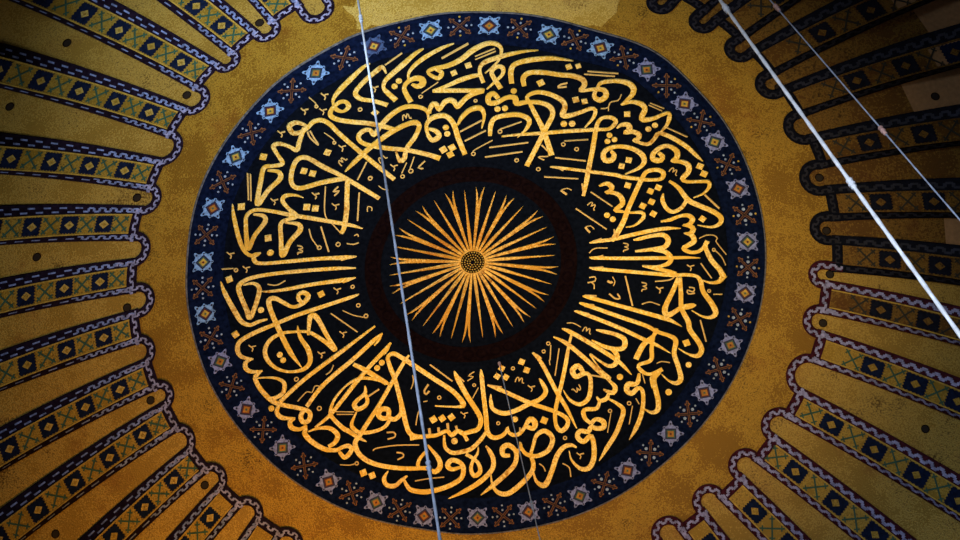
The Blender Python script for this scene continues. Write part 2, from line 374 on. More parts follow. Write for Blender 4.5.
H 1461,1968,23 1480,2068,23
R 1350,1796,37
E 2067,1375,23 2107,1297,23 2146,1297,23 2141,1372,23 2184,1317,23 2211,1326,23 2200,1407,23 2231,1425,23
F 1765,1217,20 1890,1213,20 2035,1289,20
D 939,2007,104
D 1039,2173,104
D 562,2139,98
D 480,2298,98
D 646,2316,98
D 1399,3171,115
R 778,2140,37
E 825,2410,23 853,2328,23 893,2322,23 898,2397,23 933,2336,23 961,2341,23 962,2422,23 996,2434,23
V 1210,2488,26 1153,2502,26 1122,2515,26 1070,2476,26 | 1128,2522,23 1154,2548,23 1136,2601,23
R 520,3231,37
R 1807,3513,40
L 1282,2338,23 1348,2436,64 1416,2602,70 1309,2752,70 1088,2854,75 836,2986,75 613,3035,75 420,2951,64 370,2801,58 367,2652,17
L 166,2152,17 185,2302,70 223,2634,70 278,3064,75 315,3394,75 429,3511,70 589,3479,64 683,3381,52 698,3299,35 716,3398,46 813,3464,58 941,3431,58 1034,3300,58 1127,3151,70 1224,3216,70 1195,3332,64 1066,3299,52
H 938,3316,35 940,3415,35
O 839,3151,52
L -342,2173,23 -276,2325,81 -96,2661,81 134,3029,81 184,3194,75 122,3341,70 -22,3387,70 -150,3417,64 -263,3365,58 -375,3443,58 -472,3358,52 -665,3433,58 -809,3443,64 -987,3451,64 -1180,3474,70
L -150,3417,58 -69,3567,58
H -457,3210,58 -440,3375,58
H -296,3265,52 -263,3365,52
H -810,3295,58 -793,3427,58
H -633,3286,58 -617,3418,58
H -245,2292,29 -148,2394,29
L 298,3361,35 204,3523,64 13,3716,70 -180,3777,70 -373,3787,64 -503,3668,58 -520,3438,35
O -319,3566,57
D -730,3124,115
D -560,3108,110
D -384,3091,110
V -65,3008,26 -123,3020,26 -155,3032,26 -206,2991,26 | -148,3039,23 -122,3066,23 -141,3118,23
R -622,2693,40
F -833,2421,41 -911,2550,41 -879,2617,41 -815,2554,41
H -806,2034,35 -371,2382,35
F 40,2200,23 -70,2280,23 26,2299,23 -84,2379,23
R 44,2465,34
H 125,2516,20 17,2729,20
L -1619,1899,52 -1604,1817,52 -1509,1773,58 -1349,1865,70 -1124,2026,75 -738,2309,75 -352,2587,75 -157,2841,75 -284,2887,35 -701,2856,23
L -1619,1866,52 -1570,2035,70 -1473,2306,70 -1342,2809,75 -1261,3175,75 -1180,3376,75 -1019,3450,70 -793,3444,64
L -1206,1823,29 -1300,1951,58 -1505,2304,64 -1759,2750,64 -2050,3189,70 -2147,3346,70 -2246,3502,75 -2151,3738,81 -1893,3920,75 -1505,4027,70 -1116,4066,64 -825,4064,58
L -1407,2508,29 -1358,2775,58 -1357,2972,64 -1470,3081,64 -1582,3041,58 -1598,2892,64 -1727,2867,64 -1791,2962,64 -1727,3048,64 -1582,3064,52 -1663,3216,52 -1889,3299,58 -2147,3297,64 -2276,3205,64 -2307,3104,52 -2209,2882,23
L -2048,2383,23 -2048,2532,58 -2193,2653,58 -2257,2746,64 -2177,2835,64 -2032,2764,58 -2000,2667,58 -2048,2532,46
H -2016,2617,35 -1776,2468,35
L -2273,1936,58 -2017,2088,81 -1632,2362,75
L -1559,1553,35 -1684,1712,70 -1953,1993,64 -2273,2366,64 -2563,2721,64 -2758,2933,58 -3018,3122,35
L -1600,2374,46 -1792,2286,46 -2016,2230,52 -2208,2239,46 -2433,2369,29 -2626,2584,41 -2708,2774,52 -2693,2939,64 -2469,3189,75 -2405,3227,75 -2180,3392,58 -2019,3486,14
L -1864,1200,29 -2529,1682,64 -3234,2162,64 -3689,2540,64
L -1720,1360,29 -1893,1498,70 -2289,1851,70 -2850,2299,70 -3175,2695,64
L -2174,540,17 -2347,594,58 -2915,745,64 -3391,864,64 -3773,988,64 -4189,1119,70 -4446,1251,70 -4496,1411,75 -4418,1555,64 -4194,1635,29
L -4210,1623,29 -4339,1682,58 -4340,1798,64 -4229,1879,58 -4020,1889,29
L -4036,1890,29 -4133,1957,58 -4166,2019,58 -4072,2230,75 -3882,2468,75 -3690,2589,70 -3240,2738,64 -3112,2833,64 -3146,2978,58 -3259,2982,58 -3290,2848,64 -3191,2727,64
L -4198,2022,23 -3973,2027,29 -3748,2071,46 -3604,2187,64 -3639,2381,64 -3817,2459,58 -3914,2431,41
L -3706,2604,46 -3757,2729,64 -3662,2855,70 -3403,2901,35
L -3410,2900,35 -3501,2956,58 -3471,3074,70 -3310,3124,58 -3179,3056,41
L -3195,3061,41 -3213,3184,70 -3214,3233,75 -3087,3393,81 -2830,3565,75 -2603,3602,64 -2505,3562,58 -2375,3540,58 -2312,3627,58 -2443,3763,64 -2555,3639,46
L -3149,3190,23 -2954,3144,46 -2728,3166,70 -2583,3310,75 -2634,3452,70 -2764,3522,58
D -4531,1096,110
O -4043,669,55
O -3686,1607,52
O -3623,1721,52
O -3859,2651,52
V -4140,1376,26 -4198,1382,26 -4230,1391,26 -4281,1344,26 | -4223,1398,23 -4198,1428,23 -4218,1479,23
V -2400,1283,26 -2457,1292,26 -2489,1302,26 -2540,1258,26 | -2483,1310,23 -2457,1339,23 -2476,1390,23
V -2813,1656,26 -2871,1664,26 -2903,1675,26 -2954,1630,26 | -2896,1682,23 -2871,1711,23 -2890,1762,23
R -3369,2130,46
R -2933,2752,49
F -2898,2327,17 -3010,2300,17 -3076,2426,17 -3172,2399,17 -3351,2571,17
F -2657,1920,17 -2705,2031,17 -2801,2099,17
H -2612,2848,20 -2258,2884,20
H -2596,2902,20 -2274,2929,20
L -3233,613,41 -3313,554,58 -3329,451,46 -3234,411,52 -3139,488,64 -3201,599,64 -3328,670,58 -3455,673,52 -3614,571,64 -3773,468,64 -3884,488,70 -3868,658,75 -3710,1079,81 -3488,1571,81 -3265,1910,14
L -3343,1070,17 -3295,1292,64 -3136,1575,81 -3104,1811,75 -3233,1947,64 -3490,1969,41 -3746,1873,52 -3921,1686,70 -3968,1481,70 -3870,1293,64 -3646,1186,52 -3391,1182,41 -3168,1205,46 -3040,1268,58 -2817,1440,64 -2625,1617,64 -2785,1310,70 -2977,940,75 -3089,896,64 -3120,1043,64 -3136,1275,41
H -2708,882,29 -2197,1299,29
R -2041,986,46
F -2089,1007,17 -2279,952,17 -2486,841,17
R -2186,764,43
L -4806,-8,17 -4727,240,70 -4538,637,81 -4411,856,75 -4252,944,58 -4092,898,58 -3917,870,29
L -2245,5,23 -2607,-18,58 -3238,-28,58 -3870,-32,58 -4250,3,64 -4440,96,70 -4457,245,75 -4314,634,75 -4251,794,70 -4123,492,75 -4075,229,70 -4186,113,46 -4377,121,29
L -2242,198,17 -2478,230,70 -3046,262,58 -3552,309,52 -3869,315,41 -4043,293,12
F -3917,164,23 -3742,202,23 -3578,131,23
D -4646,-34,110
D -3913,-774,110
D -2894,478,110
O -3872,-466,55
V -4549,-553,26 -4606,-548,26 -4638,-539,26 -4689,-587,26 | -4631,-531,23 -4606,-500,23 -4625,-448,23
V -2520,395,26 -2576,403,26 -2608,414,26 -2659,369,26 | -2601,421,23 -2576,450,23 -2594,503,23
R -2302,378,40
H -4790,-259,17 -4568,-243,17
R -4519,-202,40
V -4248,-226,26 -4304,-220,26 -4336,-211,26 -4387,-259,26 | -4330,-204,23 -4304,-173,23 -4323,-121,23
L -2234,-231,17 -2453,-225,75 -2925,-244,58 -3556,-249,58 -3998,-268,52 -4156,-323,58 -4173,-461,58 -4047,-485,23
L -4592,-1561,14 -4557,-1264,64 -4443,-770,70 -4315,-514,58 -4157,-442,52 -4047,-495,23
L -2136,-796,17 -2373,-883,58 -2907,-1033,64 -3442,-1184,64 -3883,-1328,58 -4166,-1382,58 -4322,-1283,58 -4335,-1062,64 -4317,-786,75 -4284,-611,70 -4160,-868,70 -3974,-1117,70 -4007,-1241,58 -4196,-1300,35
L -3262,-1532,14 -3419,-1601,41 -3606,-1605,58 -3651,-1507,58 -3539,-1339,58 -3395,-1168,70 -3535,-1116,52 -3675,-1046,58 -3671,-772,70 -3636,-394,75 -3497,-650,75 -3312,-868,75 -3345,-992,58 -3597,-1054,29
L -3286,-2995,64 -3369,-2706,70 -3411,-2536,58 -3537,-2620,52 -3725,-2705,52 -3849,-2675,58 -3782,-2510,58 -3668,-2287,58 -3838,-2256,52 -4009,-2242,58 -4066,-1990,75 -4121,-1513,75 -3922,-1764,75 -3708,-1979,75 -3742,-2122,58 -3945,-2175,35
L -3224,-2988,52 -3304,-3067,52 -3460,-3120,58 -3565,-3044,64 -3484,-2901,64 -3330,-2912,64 -3224,-2988,64 -3120,-3101,70 -2967,-3120,70 -2809,-3017,70 -2616,-2789,70 -2135,-2296,70 -1575,-1773,70
F -3221,-2900,35 -3171,-2772,35 -3011,-2599,35 -3109,-2783,35 -3175,-2913,35
D -4029,-2467,115
D -2835,-2427,110
D -3265,-2085,110
D -3101,-2016,110
L -2492,-1856,70 -2926,-1808,70 -3328,-1736,70 -3487,-1850,70 -3492,-2093,75 -3405,-2326,75 -3220,-2358,70 -2904,-2135,75 -2556,-1913,64 -2207,-1660,70 -1841,-1393,64
L -2445,-1834,75 -2448,-1403,75 -2444,-1231,81 -2482,-857,75 -2541,-726,58
F -2542,-733,26 -2686,-909,26 -2847,-1147,26 -2852,-1715,26
H -2219,-1540,35 -2234,-957,35
F -3139,-867,26 -3089,-675,26 -2960,-475,26
R -2944,-473,46
H -2920,-897,35 -2764,-371,35
R -2590,-508,49
F -2427,-512,23 -2301,-485,23 -2202,-511,23
F -2289,-654,23 -2228,-683,23 -2211,-631,23
F -2052,-1132,23 -2054,-1235,23 -1976,-1213,23 -1974,-1144,23
F -2612,-1693,29 -2702,-1597,29 -2594,-1605,29 -2684,-1510,29
V -2583,-1329,26 -2639,-1320,26 -2670,-1309,26 -2721,-1355,26 | -2664,-1301,23 -2638,-1272,23 -2655,-1218,23
V -2964,-1588,26 -3019,-1579,26 -3050,-1569,26 -3101,-1615,26 | -3044,-1561,23 -3018,-1531,23 -3036,-1478,23
V -3737,-1551,26 -3793,-1544,26 -3824,-1534,26 -3875,-1582,26 | -3817,-1527,23 -3792,-1496,23 -3810,-1443,23
E -3357,-556,23 -3275,-531,23 -3262,-488,23 -3331,-479,23 -3268,-445,23 -3267,-414,23 -3343,-409,23 -3349,-372,23
D -4424,-1485,121
D -3913,-777,115
D -3194,-1328,115
D -3031,-1284,110
O -3866,-472,57
H -4319,-2162,29 -4294,-1606,29
H -4266,-2138,29 -4247,-1582,29
R -2019,-1825,46
H -2100,-2165,29 -2258,-1802,29
E -2562,-2118,23 -2617,-2194,23 -2603,-2234,23 -2540,-2193,23 -2574,-2262,23 -2557,-2284,23 -2490,-2235,23 -2464,-2258,23
E -1837,-2120,23 -1879,-2203,23 -1860,-2240,23 -1803,-2188,23 -1826,-2261,23 -1806,-2280,23 -1747,-2221,23 -1717,-2239,23
V -1521,-2065,26 -1576,-2054,26 -1607,-2042,26 -1658,-2087,26 | -1600,-2035,23 -1575,-2005,23 -1591,-1951,23
F -2911,-2851,20 -2752,-2714,20 -2719,-2658,20
R -2717,-2623,34
V -2496,-2534,26 -2551,-2525,26 -2581,-2513,26 -2632,-2560,26 | -2575,-2506,23 -2549,-2475,23 -2566,-2421,23
F -1859,-1652,20 -1770,-1578,20 -1676,-1555,20
R -2025,-1819,43
L -996,-2984,23 -1037,-3180,52 -1225,-3277,70 -1469,-3271,75 -1707,-3108,81 -1881,-2890,75 -1982,-2722,58 -2063,-2833,52 -2186,-2824,64 -2274,-2708,64 -2176,-2561,64 -1832,-2449,70 -1367,-2370,70 -993,-2266,75 -743,-2169,87
L -2496,-1994,17 -2317,-2188,70 -1989,-2512,75 -1601,-2803,75 -1270,-2944,70 -1159,-2868,64 -1225,-2643,70 -1369,-2405,70 -1406,-2198,64 -1481,-2150,58 -1566,-2346,29
L -987,-2801,41 -847,-2750,64 -780,-2643,64 -899,-2559,64 -998,-2703,52 -1023,-2897,58 -907,-3034,75 -694,-3062,75 -533,-2899,81 -424,-2580,81 -285,-2244,75
L -454,-2862,29 -386,-3019,64 -242,-3175,70 -62,-3215,75 23,-3065,52 -7,-2783,17
O -666,-2814,52
O -634,-2680,52
D -689,-2349,115
D -531,-2389,115
D -555,-2247,110
H -401,-2720,29 -16,-2953,29
H -305,-2525,29 72,-2740,29
F 207,-2529,23 -105,-2335,23 -134,-2294,23
R -131,-2248,43
H 153,-2378,32 867,-2486,32
H 87,-2179,32 771,-2292,32
H 718,-2924,23 331,-2764,23
R 333,-2717,43
R 673,-2115,43
R 1083,-1929,43
F 1252,-2202,26 1069,-2184,26 1180,-2123,26
L 155,-2624,58 158,-2852,75 226,-2993,70 436,-3057,75 679,-3065,75 853,-2961,70 819,-2784,52 662,-2589,14
H 1376,-2180,32 1945,-2131,32
H 1200,-1774,29 1831,-1752,29
R 1510,-2465,43
H 1521,-2536,20 1961,-2582,20
R 1761,-2368,43
H -1356,-2108,23 -1440,-1887,23
R -1422,-1823,43
H -1222,-2224,23 -1290,-1983,23
R -1272,-1930,49
F -1018,-2127,29 -1136,-1993,29 -1042,-1972,29
L -178,4071,46 -372,4114,58 -453,4030,64 -373,3934,64 -211,3988,70 -146,4105,75 -194,4299,75 -469,4453,75 -859,4534,81 -1151,4487,75 -1248,4384,58 -1296,4284,41
L -1603,4086,17 -1685,4227,64 -1637,4360,64 -1475,4387,70 -1344,4281,58 -1230,4206,29
L -841,3622,35 -631,3892,75 -598,4057,75 -695,4151,70 -825,4096,52 -1019,4038,52 -986,3877,52 -841,3720,52
D -2089,4091,115
D -1918,4155,110
F -2542,3895,20 -2347,3918,20 -2250,3900,20
R -2217,3895,40
F -1085,4312,23 -793,4277,23 -517,4262,23
F -1439,3738,35 -1325,3761,35 -1310,3827,35 -1423,3879,35
F -1891,3676,26 -1842,3630,26 -1438,3597,26 -1002,3614,26
F -1631,3333,35 -1486,3342,35 -1470,3425,35 -1615,3465,35
L 141,3686,14 126,3817,41 47,3946,52 0,4108,58 65,4257,58 178,4178,64 144,4014,58 14,3896,58 -99,3828,58
L 286,3673,29 368,3789,70 434,3953,75 403,4149,75 179,4373,81 -112,4545,70 -437,4688,9
L 755,3864,46 626,3857,64 608,3726,70 720,3661,70 866,3793,70 853,4022,75 694,4217,81 438,4443,75 196,4634,14
L 851,3826,52 961,3711,52 943,3596,29 978,3727,52 1076,3842,64 1269,3874,70 1492,3756,75 1567,3525,75 1420,3379,70 1262,3463,64 1201,3661,52 1157,3858,52 1207,4022,70 1178,4185,75 987,4415,81 730,4609,81 536,4591,70 422,4443,41 388,4214,17
L 2036,3696,29 1922,3650,64 1779,3702,75 1655,3885,81 1564,4182,81 1440,4445,81 1277,4381,52 1210,4185,23
F 1320,4027,26 1402,4086,26 1442,4177,26
F 1770,4015,26 1900,4094,26 1936,4273,26
F -1138,2225,20 -1121,2358,20 -1168,2504,20
H -926,2764,17 -846,2751,17
F -989,2893,23 -1036,3022,23 -1068,3218,23
O -1730,1941,52
O -1815,2045,52
L -2531,-174,23 -2390,-217,46 -2281,-238,29
L -2493,279,23 -2383,237,46 -2289,201,29
L -1729,1366,23 -1792,1489,46 -1876,1590,23
L -1565,1563,23 -1621,1683,46 -1693,1788,23
L 1149,1822,23 1237,1888,46 1317,1937,23
"""

# ---------------------------------------------------------------- the dome shell
def shell(rmax=15.5):
    g = []; nr, na = 62, 160; vs_ = [S(0, 0)]; fs = []
    for i in range(1, nr + 1):
        for j in range(na): vs_.append(S(j * 2 * math.pi / na, rmax * i / nr))
    for j in range(na): fs.append((0, 1 + (j + 1) % na, 1 + j))
    for i in range(nr - 1):
        a = 1 + i * na
        for j in range(na):
            k = (j + 1) % na; fs.append((a + j, a + k, a + na + k, a + na + j))
    # outer skin, so that the shell has thickness
    n0 = len(vs_); vs2 = [S(0, 0, -0.5)]
    for i in range(1, nr + 1):
        for j in range(na): vs2.append(S(j * 2 * math.pi / na, rmax * i / nr, -0.5))
    fs += [tuple(n0 + q for q in reversed(f_)) for f_ in fs[:]]
    a = 1 + (nr - 1) * na
    for j in range(na):
        k = (j + 1) % na; fs.append((a + j, a + k, n0 + a + k, n0 + a + j))
    return build('ceiling', vs_ + vs2, fs, M['gold'], smooth=True)
ceiling = shell(); ceiling['kind'] = 'structure'

# ---------------------------------------------------------------- patterned border ring
EDGE = [(-180, 5.39), (-169.3, 5.34), (-151.7, 5.37), (-130, 5.37), (-106.4, 5.41), (-88, 5.45), (-67.1, 5.54), (-45.9, 5.52), (-29.6, 5.44),
        (-13.7, 5.33), (1.9, 5.25), (18.3, 5.24), (35, 5.43), (45.8, 5.39), (54.1, 5.40), (68.6, 5.39), (86.8, 5.40), (108.9, 5.40), (132.6, 5.41),
        (152.5, 5.44), (173.9, 5.40), (180, 5.39)]
def edge(deg):
    deg = (deg + 180) % 360 - 180
    for (a, r), (b, s) in zip(EDGE, EDGE[1:]):
        if a <= deg <= b:
            t = (deg - a) / (b - a); t = t * t * (3 - 2 * t); return r + (s - r) * t
    return 5.39
def annulus(r_in, r_out, e_in, e_out, n=180, base=0.0):
    g = G(); vs_ = []
    for j in range(n):
        d = j * 360 / n; p = R(d)
        ri = r_in(d) if callable(r_in) else r_in; ro = r_out(d) if callable(r_out) else r_out
        vs_ += [S(p, ri, base), S(p, ri, e_in), S(p, (ri + ro) / 2, (e_in + e_out) / 2), S(p, ro, e_out), S(p, ro, base)]
    fs = []
    for j in range(n):
        a, b = 5 * j, 5 * ((j + 1) % n)
        for k in range(4): fs.append((a + k, a + k + 1, b + k + 1, b + k))
    return vs_, fs
border = thing('ornamental_border', S(0, 5.1, 0.0), 'navy mosaic ring of light blue rosettes and brown crosses around the black roundel', 'ornamental border')
v_, f_ = annulus(lambda d: edge(d) - 0.72, edge, 0.022, 0.022); build('border_ground', v_, f_, M['navy'], border)
v_, f_ = annulus(lambda d: edge(d) - 0.006, lambda d: edge(d) + 0.018, 0.03, 0.03); build('border_rim', v_, f_, M['rim'], border)['label'] = 'thin grey rim line'
ROS = [(-0.1, 4.98), (12.7, 4.92), (24.1, 4.98), (35.1, 5.05), (46.5, 5.03), (57.6, 5.05), (69.6, 5.09), (82.2, 5.08), (94.2, 5.08), (106.7, 5.08),
       (119.1, 5.07), (131.1, 5.08), (143.7, 5.11), (155.5, 5.11), (167.2, 5.10), (178.5, 5.08), (190.3, 5.09), (201.5, 5.04), (213.3, 5.04), (226.6, 5.03),
       (238.9, 5.07), (251.7, 5.09), (263.3, 5.14), (275, 5.16), (287.1, 5.19), (299.1, 5.20), (311, 5.20), (323, 5.17), (335.8, 5.06), (347.8, 5.02)]
def local(deg, rho):              # a tangent frame (x along the ring, y outward)
    def fn(x, y, e): return S(R(deg) + x / (RS * math.sin((rho + y) / RS)), rho + y, e)
    return fn
def poly(g, fn, pts, top, base, m=0):
    g.slab([(lambda e, p=p: fn(p[0], p[1], e)) for p in pts], top, base, m)
def disc(g, fn, x, y, r, top, base, m=0, n=8, ph=0.0):
    poly(g, fn, [(x + r * math.cos(ph + 2 * math.pi * k / n), y + r * math.sin(ph + 2 * math.pi * k / n)) for k in range(n)], top, base, m)
for i, (d, rho) in enumerate(ROS):
    fn = local(d, rho); g = G()
    bluemat = M['blue'] if (d > 255 or d < 30) else M['lav']
    if i == 28: bluemat = M['dimblue']
    # scalloped eight-lobed field: a square with stepped corners and small knobs
    ring_ = []
    for q in range(64):
        th = q * math.pi / 32; t4 = th % (math.pi / 2)
        rr_ = 0.166 + 0.096 * math.exp(-((t4 - math.pi / 4) / 0.16) ** 2) + 0.038 * math.exp(-(min(t4, math.pi / 2 - t4) / 0.13) ** 2) + (0.008 if q % 2 else -0.004)
        ring_.append((rr_ * math.cos(th), rr_ * math.sin(th)))
    poly(g, fn, ring_, 0.034, 0.022, 0)
    for q in range(4):
        a = q * math.pi / 2
        disc(g, fn, 0.195 * math.cos(a + math.pi / 4), 0.195 * math.sin(a + math.pi / 4), 0.023, 0.037, 0.03, 1, 6)
        disc(g, fn, 0.168 * math.cos(a), 0.172 * math.sin(a), 0.017, 0.037, 0.03, 1, 6)
    disc(g, fn, 0, 0, 0.148, 0.038, 0.03, 2, 4)
    disc(g, fn, 0, 0, 0.108, 0.040, 0.03, 3, 4)
    disc(g, fn, 0, 0, 0.08, 0.042, 0.03, 4, 4)
    disc(g, fn, 0, 0, 0.026, 0.044, 0.03, 5, 4)
    warm = 95 < d < 245
    g.build('rosette', [bluemat, M['deep'], M['deep'], M['green'] if i % 2 else M['red'], M['orange'] if (warm or i % 3 == 0) else M['yellow'],
                        M['red'] if i % 2 else M['green']], border)
for i in range(30):
    d0, r0 = ROS[i]; d1, r1 = ROS[(i + 1) % 30]
    if d1 < d0: d1 += 360
    d, rho = (d0 + d1) / 2, (r0 + r1) / 2; fn = local(d, rho); g = G()
    for q in range(4):
        a = math.pi / 4 + q * math.pi / 2; c, s = math.cos(a), math.sin(a)
        T = lambda x, y: (c * x - s * y, s * x + c * y)
        poly(g, fn, [T(0, -0.021), T(0.175, -0.021), T(0.172, -0.05), T(0.205, -0.05), T(0.21, -0.026), T(0.25, -0.022), T(0.266, 0), T(0.25, 0.022), T(0.21, 0.026), T(0.205, 0.05), T(0.172, 0.05), T(0.175, 0.021), T(0, 0.021)], 0.032, 0.022, 0)
        poly(g, fn, [T(0, -0.0115), T(0.183, -0.0115), T(0.183, -0.03), T(0.196, -0.03), T(0.20, -0.0115), T(0.243, -0.0115), T(0.243, 0.0115), T(0.20, 0.0115), T(0.196, 0.03), T(0.183, 0.03), T(0.183, 0.0115), T(0, 0.0115)], 0.036, 0.03, 1)
        a2 = q * math.pi / 2; rr = 0.115
        big = 70 < d < 150
        disc(g, fn, rr * math.cos(a2), rr * math.sin(a2), 0.032 if big else 0.022, 0.034, 0.022, 2, 6)
        disc(g, fn, 0.205 * math.cos(a2), 0.205 * math.sin(a2), 0.02, 0.034, 0.022, 3 if q % 2 else 2, 6)
    g.build('cross_motif', [M['cross'], M['crossin'], M['white'], M['yellow'] if d < 110 or d > 330 else M['white']], border)

# ---------------------------------------------------------------- black roundel with the inscription
roundel = thing('calligraphy_roundel', S(0, 0, 0.02), 'black round field covered in gold Arabic calligraphy at the crown of the dome', 'calligraphy')
v_, f_ = annulus(1.83, lambda d: edge(d) - 0.70, 0.03, 0.03); build('roundel_ground', v_, f_, M['black'], roundel)
NAMES = {'L': 'letter', 'H': 'vowel_mark', 'F': 'flourish', 'V': 'small_letter_mark', 'E': 'shadda_mark', 'R': 'ring_mark', 'D': 'diamond_dot', 'O': 'round_dot'}
cnt = 0; nl = 0
pend = None
for line in DATA.strip().split('\n'):
    k = line[0]; g = G(); cnt += 1
    top = 0.052 + 0.0022 * (cnt % 7)
    if k in 'LHFEV':
        for seg in line[2:].split(' | '):
            pts = [tuple(int(q) / 1000 for q in s_.split(',')) for s_ in seg.split()]
            if k == 'L': pts = [(a, b, c * (1.0 + 0.19 * min(1, max(0, (c - 0.02) / 0.03)))) for a, b, c in pts]
            else: pts = [(a, b, max(c * 0.85, 0.017)) for a, b, c in pts]
            if len(pts) > 2: pts = smooth_path(pts)
            if k == 'L' and len(pts) > 8: pts = swell(pts)
            g.ribbon(pts, P, top, 0.03)
    else:
        u, v, s_ = (int(q) / 1000 for q in line[2:].split(','))
        if k == 'D': poly(g, lambda x, y, e: P(u + x, v + y, e), [(math.cos(a) * s_ * 0.76, math.sin(a) * s_ * 0.76) for a in [math.atan2(v, u) + (0.5 if u < 0 and v < 2 else 0.0) + q * math.pi / 2 for q in range(4)]], top, 0.03)
        elif k == 'O': disc(g, lambda x, y, e: P(u + x, v + y, e), 0, 0, s_ * 1.1, top, 0.03, 0, 14)
        else:
            r_ = s_ * 0.8
            g.ribbon([(u + r_ * math.cos(q * math.pi / 6), v + r_ * math.sin(q * math.pi / 6), 0.020) for q in range(12)], P, top, 0.03, 0, True)
    if k == 'L':
        nl += 1
        if nl == 1: pend = g; continue
        if nl == 2:
            g2 = G(); n_ = len(pend.v); g2.v = pend.v + g.v; g2.f = pend.f + [tuple(q + n_ for q in f) for f in g.f]; g2.m = pend.m + g.m; g = g2
    g.build(NAMES[k], M['letter'] if k in 'LDO' else M['mark'], roundel)

# ---------------------------------------------------------------- umber ring and sunburst in the middle
ringt = thing('guilloche_ring', S(0, 1.85, 0.02), 'faint dark brown interlaced ring between the sunburst and the inscription', 'ring')
RO = (-0.085, 0.02)
g = G()
def RP(a, r, e): return P(RO[0] + r * math.sin(a), RO[1] - r * math.cos(a), e)
n = 120
for j in range(n):
    a = j * 2 * math.pi / n; g.v += [RP(a, 1.69, 0.03), RP(a, 1.69, 0.044), RP(a, 1.99, 0.044), RP(a, 1.99, 0.03)]
for j in range(n):
    a, c = 4 * j, 4 * ((j + 1) % n)
    for k in range(3): g.f.append((a + k, a + k + 1, c + k + 1, c + k)); g.m.append(0)
g.build('ring_band', M['chainring'], ringt)
for k in range(44):
    fn = lambda x, y, e: RP(k * 2 * math.pi / 44 + x / 1.84, 1.84 + y, e); g = G()
    g.ribbon([(0.10 * math.cos(q * math.pi / 6), 0.085 * math.sin(q * math.pi / 6), 0.026) for q in range(12)], fn, 0.050, 0.044, 0, True)
    g.build('ring_link', M['chainink'], ringt)
sun = thing('sunburst', S(0, 0.0, 0.02), 'gold sunburst of alternating forked and pointed rays on a black disc at the centre', 'sunburst')
v_ = [S(0, 0, 0.032)]; n = 96
for rr in (0.6, 1.2, 1.86):
    for j in range(n): v_.append(S(j * 2 * math.pi / n, rr, 0.032))
f_ = [(0, 1 + (j + 1) % n, 1 + j) for j in range(n)]
for q in range(2):
    f_ += [(1 + q * n + j, 1 + q * n + (j + 1) % n, 1 + (q + 1) * n + (j + 1) % n, 1 + (q + 1) * n + j) for j in range(n)]
build('sun_ground', v_, f_, M['black'], sun)
FORK = [(1.0, 1.54), (23.7, 1.46), (49.1, 1.53), (72.6, 1.52), (95.7, 1.54), (118.0, 1.53), (138.8, 1.53), (161.3, 1.55), (184.3, 1.60), (205.7, 1.59),
        (228.5, 1.61), (252.5, 1.63), (273.3, 1.59), (294.7, 1.62), (316.3, 1.57), (339.4, 1.55)]
def ray_fn(d, r0=0.0):
    a = R(d); c, s = math.sin(a), -math.cos(a)
    return lambda x, y, e: P(c * y - s * x + SUNO[0], s * y + c * x + SUNO[1], e)
SUNO = (-0.05, -0.015)
FORK2 = []
for d, L in FORK:
    x, y = L * math.sin(R(d)) - SUNO[0], -L * math.cos(R(d)) - SUNO[1]
    FORK2.append((math.degrees(math.atan2(x, -y)) % 360, math.hypot(x, y)))
FORK2[0] = (FORK2[0][0] if FORK2[0][0] < 180 else FORK2[0][0] - 360, FORK2[0][1])
for i, (d, L) in enumerate(FORK2):
    fn = ray_fn(d); g = G()
    poly(g, fn, [(-0.016, 0.22), (0.016, 0.22), (0.042, L * 0.78), (0.050, L * 0.86), (0.082, L + 0.02), (0.030, L * 0.92), (0.0, L * 0.79), (-0.030, L * 0.92), (-0.078, L + 0.02), (-0.050, L * 0.86), (-0.042, L * 0.78)], 0.055, 0.03)
    g.build('forked_ray', M['ray'], sun)
    d2 = (FORK2[(i + 1) % 16][0] + (360 if i == 15 else 0) + d) / 2; fn = ray_fn(d2); g = G()
    poly(g, fn, [(-0.024, 0.2), (0.024, 0.2), (0.032, 0.55), (0.008, L - 0.12), (0, L - 0.02), (-0.008, L - 0.12), (-0.032, 0.55)], 0.052, 0.03)
    g.build('pointed_ray', M['ray'], sun)
g = G(); fn = ray_fn(0)
disc(g, fn, 0, 0, 0.25, 0.06, 0.03, 0, 32); disc(g, fn, 0, 0, 0.225, 0.063, 0.05, 1, 32)
for rr, n in ((0.20, 26), (0.15, 20), (0.10, 13), (0.055, 7)):
    for q in range(n):
        a = q * 2 * math.pi / n; disc(g, fn, rr * math.cos(a), rr * math.sin(a), 0.014, 0.068, 0.06, 2, 6)
disc(g, fn, 0.0, 0.0, 0.03, 0.10, 0.06, 3, 12)
g.build('sun_boss', [M['ray'], M['chainring'], M['yellow'], M['black']], sun)

# pale repaired stretch of gold above the roundel
g = G(); degs = [-25.5 + 1.5 * q for q in range(33)]
rad = lambda d: 6.55 + 0.12 * math.sin(d * 0.9)
rows = []
for d in degs:
    r0 = edge(d) + 0.02 + (0.10 * abs(math.sin(d * 1.3)) if abs(d + 1.5) > 20 else 0.0); r1 = rad(d) - (0.5 if abs(d + 1.5) > 22 else 0)
    rows.append([r0 + (r1 - r0) * q / 4 for q in range(5)])
for d, rr in zip(degs, rows): g.v += [S(R(d + 0.5 * math.sin(q * 9.0)), q, 0.010) for q in rr]
for i in range(len(degs) - 1):
    for k in range(4): g.f.append((5 * i + k, 5 * i + k + 1, 5 * i + k + 6, 5 * i + k + 5)); g.m.append(0)
po = g.build('repaired_patch', M['palegold'])
po['label'] = 'pale yellow repaired stretch of gold mosaic directly above the roundel'; po['category'] = 'repair'

# ---------------------------------------------------------------- ribs and the gold panels between them
RMAX = 14.6
